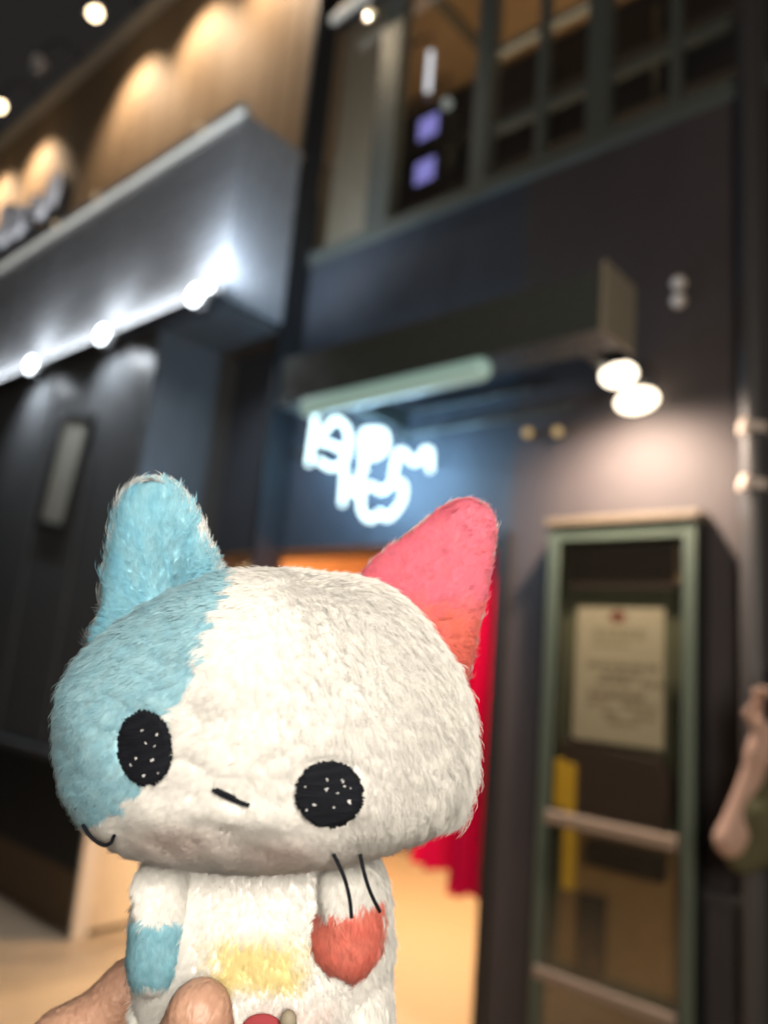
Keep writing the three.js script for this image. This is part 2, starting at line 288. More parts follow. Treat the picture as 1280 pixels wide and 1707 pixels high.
// ---------------------------------------------------------------- neon sign
{
  const s = thing('neon_sign', 'glowing ice white neon lettering mounted over the doorway', 'neon sign', [-2.489, 2.142, 0.22]);
  const strokes = {
    digit_one: [[[-2.5, 2.568], [-2.506, 2.45], [-2.511, 2.34]]],
    digit_zero: [[[-2.455, 2.46], [-2.368, 2.52], [-2.29, 2.465], [-2.276, 2.37], [-2.3, 2.318], [-2.366, 2.305], [-2.446, 2.345]], [[-2.455, 2.43], [-2.38, 2.41], [-2.3, 2.37]]],
    letter_p: [[[-2.17, 2.272], [-2.185, 2.36], [-2.19, 2.44], [-2.14, 2.44], [-2.072, 2.42], [-2.062, 2.355], [-2.113, 2.325], [-2.17, 2.335]], [[-2.15, 2.39], [-2.1, 2.38]]],
    letter_m: [[[-2.006, 2.215], [-2.0, 2.28], [-1.988, 2.33], [-1.965, 2.33], [-1.91, 2.28], [-1.882, 2.278], [-1.85, 2.322], [-1.829, 2.316], [-1.819, 2.241]]],
    letter_k: [[[-2.283, 2.29], [-2.277, 2.14]], [[-2.175, 2.279], [-2.197, 2.233], [-2.245, 2.215], [-2.225, 2.185], [-2.166, 2.17]]],
    wavy_loop: [[[-2.165, 2.2], [-2.115, 2.201], [-2.066, 2.176], [-1.993, 2.202], [-1.952, 2.195], [-1.944, 2.141], [-1.965, 2.1], [-2.019, 2.06], [-2.059, 2.084], [-2.106, 2.06], [-2.16, 2.1]]],
  };
  const cl = { wavy_loop: 1 };
  for (const [k, list] of Object.entries(strokes)) {
    const gs = [];
    for (const l of list) {
      const pts = l.map(([x, y]) => [(x + 2.17) * 1.147, (y - 2.06) * 1.147, 0]);
      gs.push(tube(pts, 0.014, 70, !!cl[k], 10)); if (!cl[k]) gs.push(cap(pts[0], 0.014), cap(pts[pts.length - 1], 0.014));
    }
    const m = part('neon_' + k, gs, M.neon, s);
    m.geometry.computeBoundingBox(); const c = m.geometry.boundingBox.getCenter(V(0, 0, 0));
    point([0.34, 0.66, 1], 0.5, [c.x, c.y, 0.002], s, 0.8);
  }
  // clear backing and stand-offs hold the tubes
  part('stand_off', [rod([-0.34, 0.5, 0], [-0.34, 0.5, -0.22], 0.005), rod([0.1, 0.42, 0], [0.1, 0.42, -0.22], 0.005), rod([0.3, 0.3, 0], [0.3, 0.3, -0.22], 0.005), rod([-0.1, 0.1, 0], [-0.1, 0.1, -0.22], 0.005)], M.darkSteel, s);
}
// ---------------------------------------------------------------- wall lamp
{
  const w = thing('wall_lamp', 'round wall lamp with a glaring white face above the cabinet', 'lamp', [-1.22, 2.63, 0.0]);
  part('wall_plate', [cyl(0.05, 0.05, 0.02, 0, 0.03, 0.012, Math.PI / 2)], M.darkSteel, w);
  part('arm', tube([[0, 0.03, 0.02], [0, 0.07, 0.1], [0, 0.06, 0.2]], 0.012, 16), M.darkSteel, w);
  const sh = new THREE.LatheGeometry([[0.02, 0.07], [0.05, 0.06], [0.064, 0.03], [0.068, 0.02]].map((p) => new THREE.Vector2(...p)), 32); sh.rotateX(0.35); sh.translate(0, 0.01, 0.22);
  part('shade', sh, M.darkSteel, w);
  const oval = (x, y, z, a, h, d) => { const g = new THREE.SphereGeometry(1, 28, 18); g.scale(a, h, d); g.translate(x, y, z); return g; };
  part('glow_oval', oval(0, -0.005, 0.215, 0.068, 0.045, 0.05), glow([1, 0.86, 0.66], 5), w, 'outer glowing oval');
  part('glow_oval', oval(-0.005, -0.05, 0.04, 0.085, 0.05, 0.035), glow([1, 0.84, 0.62], 5), w, 'glowing oval in place of the hot spot on the wall');  // the lamp's bright spot on the wall, built as a glowing oval
  spot([1, 0.8, 0.63], 15, [0, -0.06, 0.33], [0, -1.06, 0.22], 1.48, 1, w, 2);
}
// ---------------------------------------------------------------- small fittings on the wall
{
  [[3.048, 'upper'], [2.975, 'lower']].forEach(([y, w]) => {
    const c = thing('vent_cap', `small round pale cap high on the dark wall, the ${w} of two`, 'wall cap', [-1.078, y, 0.0], 'caps on the dark wall');
    part('cap_rim', cyl(0.026, 0.028, 0.02, 0, 0, 0.012, Math.PI / 2), M.clamp, c); part('cap_dome', (() => { const g = new THREE.SphereGeometry(0.02, 16, 10); g.scale(1, 1, 0.6); g.translate(0, 0, 0.024); return g; })(), M.white, c);
  });
  [[-1.7, 2.51, 'left of two beside the beam'], [-1.557, 2.495, 'right of two, nearer the wall lamp']].forEach(([x, y, w]) => {
    const c = thing('amber_glint', `small amber glow in place of a reflection on the wall, ${w}`, 'light', [x, y, 0.0], 'amber glows on the wall');
    part('glint_base', cyl(0.014, 0.018, 0.04, 0, 0, 0.022, Math.PI / 2), M.darkSteel, c); part('bulb', cap([0, 0, 0.055], 0.02), glow([1, 0.66, 0.25], 0.55), c);  // glowing dots stand in for amber reflections
  });
  const d = thing('drain_pipe', 'dark downpipe with pale round clamps at the right of the lit wall', 'pipe', [-0.79, 0, 0.07]);
  part('pipe', cyl(0.045, 0.045, 6.0, 0, 3.0, 0), M.pipe, d); part('pipe', cyl(0.025, 0.025, 6.0, 0.1, 3.0, -0.02), M.pipe, d);
  for (const y of [2.19, 2.39]) part('pipe_clamp', [cyl(0.05, 0.05, 0.03, 0, y, 0), (() => { const g = new THREE.SphereGeometry(0.024, 14, 10); g.scale(0.8, 1.3, 0.8); g.translate(-0.01, y, 0.055); return g; })()], M.clamp, d);
  const q = thing('wall_poster', 'tall narrow framed poster on the dark grey wall under the fascia', 'poster', [-4.83, 2.16, 0.59]);
  q.rotation.z = -0.17;
  part('poster_sheet', bl(-0.17, 0.17, 0.04, 0.7, 0, 0.006), std([0.3, 0.29, 0.24], 0.8, { map: grime }), q);
  part('poster_frame', [bl(-0.22, 0.22, -0.01, 0.04, -0.01, 0.02, 0.004), bl(-0.22, 0.22, 0.7, 0.75, -0.01, 0.02, 0.004), bl(-0.22, -0.17, 0.04, 0.7, -0.01, 0.02, 0.004), bl(0.17, 0.22, 0.04, 0.7, -0.01, 0.02, 0.004)], M.black, q);
}
// ---------------------------------------------------------------- red curtain
{
  const c = thing('door_curtain', 'crimson curtain hanging in folds at the right side of the doorway', 'curtain', [-2.02, 0.6, -0.1]);
  const sheet = (x0, x1, y0, y1, ph, z, sway) => {
    const g = new THREE.PlaneGeometry(x1 - x0, y1 - y0, 90, 40), p = g.attributes.position;
    for (let i = 0; i < p.count; i++) { const u = (p.getX(i) - 0) / (x1 - x0) + 0.5, v = p.getY(i) / (y1 - y0) + 0.5; const w = 0.04 * (0.5 + (1 - v) * 0.7);
      p.setXYZ(i, x0 + u * (x1 - x0) + 0.006 * Math.sin(u * 30 + ph), y0 + v * (y1 - y0) + (1 - v) * sway * Math.cos(u * 9 + ph), z + w * Math.sin(u * 21 + ph + 0.6 * Math.sin(v * 3)) + w * 0.35 * Math.sin(u * 47 + ph)); }
    g.computeVertexNormals(); return g;
  };
  part('curtain_panel', sheet(-0.24, -0.0, 0.04, 1.42, 0.4, 0.0, 0.012), M.red, c);
  part('curtain_panel', sheet(-0.02, 0.17, -0.02, 1.42, 2.0, 0.012, 0.02), M.red, c);
  part('curtain_rail', rod([-0.6, 1.43, 0], [0.17, 1.43, 0], 0.012), M.steel, c);
}
// ---------------------------------------------------------------- glass cabinet
{
  const c = thing('glass_cabinet', 'narrow green framed glass door cabinet standing against the wall under the lamp', 'cabinet', [-1.253, 0, 0]);
  const hw = 0.288, z0 = 0.004, z1 = 0.12, T = 2.11;
  part('carcass', [bl(-hw, -hw + 0.014, 0.04, T - 0.03, z0, 0.1), bl(hw - 0.014, hw, 0.04, T - 0.03, z0, 0.1)], M.black, c);
  part('back_board', bl(-hw + 0.014, hw - 0.014, 0.06, T - 0.03, z0, 0.012), std([0.1, 0.115, 0.085], 0.6, { map: grime }), c);
  part('top_board', bl(-hw - 0.012, hw + 0.012, T - 0.03, T, z0, z1 + 0.012, 0.004), M.capBoard, c);
  part('plinth', bl(-hw, hw, 0.0, 0.06, z0, 0.1), M.black, c);
  part('door_frame', [bl(-hw, -hw + 0.046, 0.06, T - 0.032, 0.101, z1, 0.003), bl(hw - 0.046, hw, 0.06, T - 0.032, 0.101, z1, 0.003), bl(-hw + 0.046, hw - 0.046, T - 0.09, T - 0.032, 0.102, z1 - 0.002, 0.003), bl(-hw + 0.046, hw - 0.046, 0.06, 0.16, 0.102, z1 - 0.002, 0.003)], M.green, c);
  part('glass_pane', bl(-hw + 0.046, hw - 0.046, 0.16, T - 0.09, 0.108, 0.111), new THREE.MeshPhysicalMaterial({ color: lin(0.9, 0.88, 0.82), roughness: 0.05, transmission: 1, thickness: 0, ior: 1.6, side: THREE.DoubleSide }), c);
  part('reflection_band', bl(-hw + 0.06, hw - 0.06, 1.84, 2.0, 0.03, 0.05), M.wallDark, c);  // brown band stands in for a reflection in the glass
  part('mid_rail', bl(-hw + 0.045, hw - 0.05, 0.975, 1.02, 0.112, 0.145, 0.008), M.wood, c, 'tan push bar across the glass');
  part('low_rail', bl(-hw + 0.02, hw - 0.05, 0.45, 0.49, 0.112, 0.14, 0.008), M.wood, c, 'tan lower bar across the glass');
  part('slot_plate', bl(-0.1, 0.175, 0.86, 0.94, 0.05, 0.1, 0.004), M.black, c);
  part('lower_board', bl(-hw + 0.06, hw - 0.06, 0.5, 0.96, 0.02, 0.035), M.tan, c);
  part('lower_panel', bl(-hw + 0.046, hw - 0.046, 0.16, 0.44, 0.085, 0.1), M.wood, c);
  const yr = (x, y0, y1) => { const t = new THREE.Group(); return bl(x - 0.022, x + 0.022, y0, y1, 0.06, 0.1, 0.006); };
  part('yellow_reflection', yr(-0.212, 1.03, 1.2), M.yellow, c); part('yellow_reflection', yr(-0.17, 0.76, 1.19), M.yellow, c);  // yellow reflections in the glass, built as solid strips
  part('dark_reflection', bl(-0.13, -0.03, 0.5, 0.76, 0.06, 0.09, 0.006), M.black, c);  // reflected legs in the glass, built as a dark board
  part('lamp_strip', bl(0.19, 0.215, 1.86, 2.0, 0.04, 0.06, 0.006), M.wood, c);
  const figure = new THREE.Shape(); figure.moveTo(-0.17, 0); figure.lineTo(0.16, 0); figure.quadraticCurveTo(0.2, 0.12, 0.15, 0.22); figure.lineTo(-0.2, 0.24); figure.quadraticCurveTo(-0.2, 0.1, -0.17, 0);
  const bg = new THREE.ExtrudeGeometry(figure, { depth: 0.04, bevelSize: 0.012, bevelThickness: 0.012, bevelSegments: 3 });
  const b = new THREE.Mesh(bg, std([0.05, 0.035, 0.035], 0.7)); b.name = 'reflected_figure'; b.position.set(-1.253, 1.022, 0.04); scene.add(b); b.castShadow = true;  // dark figure reflected in the glass, built as a solid
  tag(b, 'dark brown bag shape in place of a reflection, behind the glass under the paper notice', 'figure');
  // paper notice with illegible lines
  const cv = document.createElement('canvas'); cv.width = 340; cv.height = 490; const x = cv.getContext('2d');
  x.fillStyle = '#dcd6c8'; x.fillRect(0, 0, 340, 490);
  x.fillStyle = '#8e4a44'; x.beginPath(); x.ellipse(165, 34, 32, 22, 0, 0, 7); x.fill();
  x.fillStyle = '#b4b09c'; for (let k = 0; k < 5; k++) x.fillRect(70 + k * 42, 78, 30, 40); x.fillRect(60, 132, 150, 14);
  x.fillStyle = '#a2998c'; const rr = rngOf(5);
  for (const [y, h, n, x0] of [[205, 22, 6, 50], [238, 18, 5, 60], [262, 20, 6, 90], [305, 28, 5, 60], [345, 18, 6, 55], [378, 20, 4, 120], [408, 16, 4, 110]]) { let q = x0; for (let k = 0; k < n; k++) { const w = 20 + rr() * 34; if (rr() > 0.12) x.fillRect(q, y, w, h); q += w + 7; } }
  const t = new THREE.CanvasTexture(cv); t.colorSpace = THREE.SRGBColorSpace;
  const ng = new THREE.PlaneGeometry(0.34, 0.485, 12, 16), np = ng.attributes.position;
  for (let i = 0; i < np.count; i++) np.setZ(i, 0.004 * Math.sin(np.getX(i) * 9) * Math.sin(np.getY(i) * 7));
  ng.computeVertexNormals();
  const nm = new THREE.Mesh(ng, std([0.66, 0.68, 0.7], 0.9, { map: t })); nm.name = 'paper_notice'; nm.position.set(-1.253, 1.525, 0.09); scene.add(nm);
  tag(nm, 'white paper notice with a red mark at its top behind the cabinet glass', 'notice');
}
// ---------------------------------------------------------------- signed-distance bodies
function capsules(list) { // [a, b, ra, rb]
  const C = list.map(([a, b, ra, rb]) => { const d = [b[0] - a[0], b[1] - a[1], b[2] - a[2]]; return [a, d, d[0] * d[0] + d[1] * d[1] + d[2] * d[2] || 1e-9, ra, rb]; });
  return (x, y, z, k) => { let s = 0, m = 1e9; const ds = [];
    for (const [a, d, L, ra, rb] of C) { const px = x - a[0], py = y - a[1], pz = z - a[2], t = clamp((px * d[0] + py * d[1] + pz * d[2]) / L, 0, 1); const q = Math.hypot(px - d[0] * t, py - d[1] * t, pz - d[2] * t) - (ra + (rb - ra) * t); ds.push(q); if (q < m) m = q; }
    for (const q of ds) if (q - m < k * 6) s += Math.exp(-(q - m) / k);
    return m - k * Math.log(s); };
}
function surface(sdf, lo, hi, N, k) { // meshes sdf = 0 within the cube around lo..hi
  const size = Math.max(hi[0] - lo[0], hi[1] - lo[1], hi[2] - lo[2]) / 2, c = [0, 1, 2].map((i) => (lo[i] + hi[i]) / 2);
  const mc = new MarchingCubes(N, std([1, 1, 1], 1), false, false, 400000); mc.isolation = 0; mc.field.fill(-1);
  const h = N / 2, ok = [0, 1, 2].map((i) => (hi[i] - lo[i]) / 2);
  for (let z = 0; z < N; z++) { const Z = ((z - h) / h) * size; if (Math.abs(Z) > ok[2]) continue;
    for (let y = 0; y < N; y++) { const Y = ((y - h) / h) * size; if (Math.abs(Y) > ok[1]) continue;
      for (let x = 0; x < N; x++) { const X = ((x - h) / h) * size; if (Math.abs(X) > ok[0]) continue; mc.field[x + y * N + z * N * N] = -sdf(X + c[0], Y + c[1], Z + c[2], k); } } }
  mc.update();
  const g = new THREE.BufferGeometry(), n = mc.count;
  g.setAttribute('position', new THREE.BufferAttribute(mc.positionArray.slice(0, n * 3), 3)); g.setAttribute('normal', new THREE.BufferAttribute(mc.normalArray.slice(0, n * 3), 3));
  g.scale(size, size, size); g.translate(...c);
  // clean normals from the field itself
  const p = g.attributes.position, nn = g.attributes.normal, e = size / N;
  for (let i = 0; i < p.count; i++) { const X = p.getX(i), Y = p.getY(i), Z = p.getZ(i), v = V(sdf(X + e, Y, Z, k) - sdf(X - e, Y, Z, k), sdf(X, Y + e, Z, k) - sdf(X, Y - e, Z, k), sdf(X, Y, Z + e, k) - sdf(X, Y, Z - e, k)).normalize(); nn.setXYZ(i, v.x, v.y, v.z); }
  return g;
}
const skin = new THREE.MeshPhysicalMaterial({ color: lin(0.42, 0.25, 0.16), roughness: 0.55, side: THREE.DoubleSide });
const skinPale = std([0.4, 0.25, 0.185], 0.65);
// ---------------------------------------------------------------- person at the right edge
{
  const P = thing('person', 'person in an olive t-shirt at the right edge raising a forearm with a phone', 'person', [-0.36, 0, 0.3]);
  const J = { sh: [-0.2, 1.34, -0.04], el: [-0.41, 1.085, 0.075], wr: [-0.335, 1.335, 0.07], ha: [-0.31, 1.42, 0.075], sh2: [0.2, 1.34, -0.04], el2: [0.26, 1.06, 0.0], wr2: [0.25, 0.82, 0.1] };
  const body = capsules([
    [[0, 1.42, -0.02], [0, 1.5, 0.01], 0.055, 0.052], [[0, 1.56, 0.03], [0, 1.66, 0.0], 0.075, 0.088], [[0, 1.53, 0.06], [0, 1.56, 0.06], 0.05, 0.055],
    [[0, 1.57, 0.1], [0, 1.55, 0.125], 0.012, 0.014], [[-0.03, 1.53, 0.1], [0.03, 1.53, 0.1], 0.012, 0.012], [[-0.085, 1.58, 0.0], [-0.085, 1.62, 0.0], 0.016, 0.02], [[0.085, 1.58, 0.0], [0.085, 1.62, 0.0], 0.016, 0.02],
    [[0, 0.95, 0], [0, 1.3, -0.02], 0.12, 0.13], [[-0.12, 1.33, -0.03], [0.12, 1.33, -0.03], 0.085, 0.085],
    [J.sh, J.el, 0.055, 0.037], [J.el, J.wr, 0.04, 0.026], [J.wr, J.ha, 0.028, 0.034], [J.sh2, J.el2, 0.055, 0.043], [J.el2, J.wr2, 0.042, 0.029], [J.wr2, [0.24, 0.74, 0.13], 0.028, 0.034],
    [[-0.09, 0.9, 0], [-0.1, 0.48, 0.01], 0.095, 0.06], [[-0.1, 0.48, 0.01], [-0.1, 0.1, -0.01], 0.058, 0.042], [[0.09, 0.9, 0], [0.1, 0.48, 0.01], 0.095, 0.06], [[0.1, 0.48, 0.01], [0.1, 0.1, -0.01], 0.058, 0.042],
  ]);
  const hand = (w, dir, curl) => { const out = []; for (let f = 0; f < 4; f++) { const a = [w[0] + (f - 1.5) * 0.019, w[1], w[2]], L = [0.036, 0.042, 0.039, 0.03][f]; const b = [a[0] + dir[0] * L, a[1] + dir[1] * L, a[2] + dir[2] * L + curl * 0.4 * L], c = [b[0] + dir[0] * L * 0.5, b[1] + dir[1] * L * 0.5, b[2] + curl * L * 0.8]; out.push([a, b, 0.0095, 0.0088], [b, c, 0.0088, 0.0078]); } return out; };
  const hd = capsules([[J.wr, J.ha, 0.027, 0.033], ...hand([-0.305, 1.45, 0.085], [0.1, 1, 0], 1), [[-0.335, 1.4, 0.09], [-0.35, 1.44, 0.115], 0.013, 0.011], [[-0.35, 1.44, 0.115], [-0.33, 1.47, 0.13], 0.011, 0.009]]);
  const hd2 = capsules([[J.wr2, [0.24, 0.74, 0.13], 0.027, 0.033], ...hand([0.24, 0.715, 0.14], [0, -1, 0.2], 0.6), [[0.215, 0.76, 0.14], [0.2, 0.72, 0.16], 0.013, 0.01]]);
  part('body', [surface(body, [-0.5, 0.02, -0.25], [0.4, 1.8, 0.25], 128, 0.014), surface(hd, [-0.42, 1.3, 0.0], [-0.22, 1.56, 0.2], 72, 0.005), surface(hd2, [0.14, 0.6, 0.05], [0.34, 0.86, 0.25], 60, 0.005)], skinPale, P);
  const shirt = capsules([[[0, 0.9, 0], [0, 1.3, -0.02], 0.155, 0.15], [[-0.13, 1.34, -0.03], [0.13, 1.34, -0.03], 0.095, 0.095], [J.sh, [-0.33, 1.17, 0.03], 0.078, 0.085], [[-0.2, 1.2, 0.0], [-0.385, 1.05, 0.05], 0.078, 0.05], [J.sh2, [0.235, 1.18, -0.015], 0.078, 0.082]]);
  part('shirt', surface(shirt, [-0.5, 0.72, -0.25], [0.4, 1.48, 0.25], 90, 0.012), std([0.075, 0.07, 0.03], 0.9, { side: THREE.DoubleSide }), P);
  const tr = capsules([[[0, 0.84, 0], [0, 0.9, 0], 0.15, 0.14], [[-0.09, 0.85, 0], [-0.1, 0.48, 0.01], 0.11, 0.082], [[-0.1, 0.48, 0.01], [-0.1, 0.09, -0.01], 0.08, 0.07], [[0.09, 0.85, 0], [0.1, 0.48, 0.01], 0.11, 0.082], [[0.1, 0.48, 0.01], [0.1, 0.09, -0.01], 0.08, 0.07]]);
  part('trousers', surface(tr, [-0.3, 0.01, -0.25], [0.3, 1.06, 0.25], 80, 0.012), std([0.02, 0.02, 0.025], 0.85), P);
  for (const x of [-0.1, 0.1]) { const sh = new THREE.SphereGeometry(0.05, 20, 14); sh.scale(0.9, 0.9, 2.5); sh.translate(x, 0.045, 0.06); part('shoe', sh, std([0.4, 0.4, 0.4], 0.6), P); }
  const hair = new THREE.SphereGeometry(0.103, 28, 20, 0, Math.PI * 2, 0, 1.9); hair.scale(0.98, 1.1, 1.08); hair.rotateX(-0.55); hair.translate(0, 1.645, -0.012); part('hair', hair, M.black, P);
  for (const s of [-1, 1]) part('eye', cap([0.032 * s, 1.6, 0.083], 0.011), M.black, P);
  part('mouth', rod([-0.02, 1.535, 0.111], [0.02, 1.535, 0.111], 0.004), std([0.4, 0.12, 0.1], 0.6), P);
  const ph = new THREE.Mesh(new RoundedBoxGeometry(0.072, 0.148, 0.009, 3, 0.004), std([0.015, 0.015, 0.018], 0.25)); ph.name = 'mobile_phone'; ph.position.set(-0.63, 1.5, 0.42); ph.castShadow = true; scene.add(ph);
  tag(ph, 'black mobile phone in the raised hand of the person at the right', 'phone');
}
// ---------------------------------------------------------------- added key light panel behind the photographer, made up to light the plush
{
  const b = thing('added_key_panel', 'added key light panel on two posts behind the photographer, outside the picture', 'lightbox', [1.05, 0, 3.5]);
  b.rotation.y = Math.atan2(-0.2 - 1.05, 2.6 - 3.5);
  for (const x of [-0.5, 0.5]) part('post', cyl(0.03, 0.03, 2.8, x, 1.4, -0.04), M.darkSteel, b);
  part('housing', bx(0.9, 1.1, 0.1, 0, 2.12, -0.03, 0.015), M.darkSteel, b);
  part('light_panel', bx(0.82, 1.02, 0.006, 0, 2.12, 0.025), glow([1, 0.9, 0.74], 1.5), b);
  const l = new THREE.RectAreaLight(lin(1, 0.915, 0.8), 31, 0.8, 1.0); l.name = 'added_key_light'; l.position.set(0, 2.12, 0.036); l.rotation.y = Math.PI; b.add(l);
}
// ---------------------------------------------------------------- plush cat and the hand that holds it
// Both stand in the plush's own frame: x right, y up, z out of its face; pattern pieces are drawn on a grid of U metres.
const BASE = [-0.22408, 1.32528, 2.58639], TURN = [0.10386, 0.35412, 0.00473, 0.9294];
const U = 0.27 / 1290, EYE = [0.04186, 0.22741, 0.27];          // EYE: where the plush is seen from, in its frame
const L = (px, py, z = 0) => { const k = (EYE[2] - z) / 1290; return [EYE[0] + (px - 640) * k, EYE[1] - (py - 853.5) * k, z]; };
function inflate({ pts, c, z = 0, H, back = H, pw = 2.4, shrink = 1, rings = 30, around = 150, bump }) {
  const C = L(c[0], c[1], z), curve = new THREE.CatmullRomCurve3(pts.map((p) => { const q = L(p[0], p[1], z); return V(C[0] + (q[0] - C[0]) * shrink, C[1] + (q[1] - C[1]) * shrink, 0); }), true, 'centripetal');
  const S = curve.getSpacedPoints(around).slice(0, around), pos = [], idx = [], ss = [];
  for (let k = 0; k < rings; k++) ss.push(Math.sin((k / (rings - 1)) * Math.PI / 2));
  const ring = (s, side) => { for (const q of S) { const h = Math.pow(Math.max(0, 1 - Math.pow(s, pw)), 0.5) * (side > 0 ? H : -back); const x = C[0] + (q.x - C[0]) * s, y = C[1] + (q.y - C[1]) * s; pos.push(x, y, z + h + (bump && side > 0 ? bump(x, y) * (1 - s * s) : 0)); } };
  for (let k = 0; k < rings; k++) ring(Math.max(ss[k], 0.012), 1);
  for (let k = rings - 2; k >= 0; k--) ring(Math.max(ss[k], 0.012), -1);
  const n = pos.length / 3 / around;
  for (let r = 0; r < n - 1; r++) for (let i = 0; i < around; i++) { const a = r * around + i, b = r * around + (i + 1) % around; idx.push(a, a + around, b, b, a + around, b + around); }
  for (const [r, f] of [[0, 0], [n - 1, 1]]) for (let i = 1; i < around - 1; i++) idx.push(r * around, r * around + (f ? i + 1 : i + 1), r * around + i);
  const g = new THREE.BufferGeometry(); g.setAttribute('position', new THREE.Float32BufferAttribute(pos, 3)); g.setIndex(idx); g.computeVertexNormals();
  // outward normals
  const p = g.attributes.position, nn = g.attributes.normal; let dot = 0;
  for (let i = 0; i < p.count; i++) dot += (p.getX(i) - C[0]) * nn.getX(i) + (p.getY(i) - C[1]) * nn.getY(i) + (p.getZ(i) - z) * nn.getZ(i);
  if (dot < 0) for (let i = 0; i < p.count; i++) { nn.setXYZ(i, -nn.getX(i), -nn.getY(i), -nn.getZ(i)); }
  if (dot < 0) { const q = g.index.array; for (let i = 0; i < q.length; i += 3) { const t = q[i]; q[i] = q[i + 2]; q[i + 2] = t; } }
  g.userData.front = (x, y) => { const dx = x - C[0], dy = y - C[1], r = Math.hypot(dx, dy) || 1e-9, a = Math.atan2(dy, dx); let best = 1e9, R = 1; for (const q of S) { let d = Math.abs(Math.atan2(q.y - C[1], q.x - C[0]) - a); if (d > Math.PI) d = 2 * Math.PI - d; if (d < best) { best = d; R = Math.hypot(q.x - C[0], q.y - C[1]); } } const s = Math.min(1, r / R); return z + Math.sqrt(Math.max(0, 1 - Math.pow(s, pw))) * H + (bump ? bump(x, y) * (1 - s * s) : 0); };
  return g;
}
// back from a point in the frame to the drawing grid
const grid = (x, y, z) => { const k = (EYE[2] - z) / 1290; return [640 + (x - EYE[0]) / k, 853.5 - (y - EYE[1]) / k]; };

// tufts: a few tapered strands, unit length, leaning from the normal (y) towards the comb direction (x)
function tuft(seed, n, spread, width, lift0, lift1) {
  const r = rngOf(seed), gs = [];
  for (let k = 0; k < n; k++) {
    const bx0 = (r() - 0.5) * spread * 2, bz0 = (r() - 0.5) * spread * 2, len = 0.7 + 0.45 * r(), tw = r() * 6.28, mx = bx0 * 0.6, mz = bz0 * 0.6 + (r() - 0.5) * 0.16, l0 = lift0 * (0.8 + 0.4 * r()), l1 = lift1 * (0.5 + r());
    const pos = [], idx = [], seg = 4;
    for (let i = 0; i <= seg; i++) { const u = i / seg, w = width * (0.75 + 0.4 * r()) * (i === seg ? 0.12 : 1 - 0.55 * u * u), cx = lerp(bx0, mx, u) + len * (0.55 * u + 0.4 * u * u) * 0.9, cy = len * (l0 * u - (l0 - l1) * u * u), cz = lerp(bz0, mz, u);
      for (let q = 0; q < 3; q++) { const a = tw + q * 2.0944; pos.push(cx + Math.cos(a) * w * 0.5, cy + Math.sin(a) * w * 0.7, cz + Math.sin(a + 0.6) * w); } }
    for (let i = 0; i < seg; i++) for (let q = 0; q < 3; q++) { const a = i * 3 + q, b = i * 3 + (q + 1) % 3; idx.push(a, a + 3, b, b, a + 3, b + 3); }
    const g = new THREE.BufferGeometry(); g.setAttribute('position', new THREE.Float32BufferAttribute(pos, 3)); g.setIndex(idx); g.computeVertexNormals();
    const nn = g.attributes.normal, t = V(); // soft pile: strand normals lean to the normal of the cloth
    for (let i = 0; i < nn.count; i++) { t.fromBufferAttribute(nn, i).multiplyScalar(0.24).add(V(0.08, 0.76, 0)).normalize(); nn.setXYZ(i, t.x, t.y, t.z); }
    gs.push(g);
  }
  return mergeGeometries(gs);
}
const TUFTS = [tuft(1, 12, 0.22, 0.0165, 0.7, 0.12), tuft(2, 12, 0.18, 0.0165, 0.8, 0.25), tuft(3, 12, 0.28, 0.0165, 0.65, 0.1)];
const hair = new THREE.MeshPhysicalMaterial({ color: 0xffffff, roughness: 0.85, transmission: 0.4, thickness: 0, ior: 1.3, specularIntensity: 0.4, side: THREE.DoubleSide });
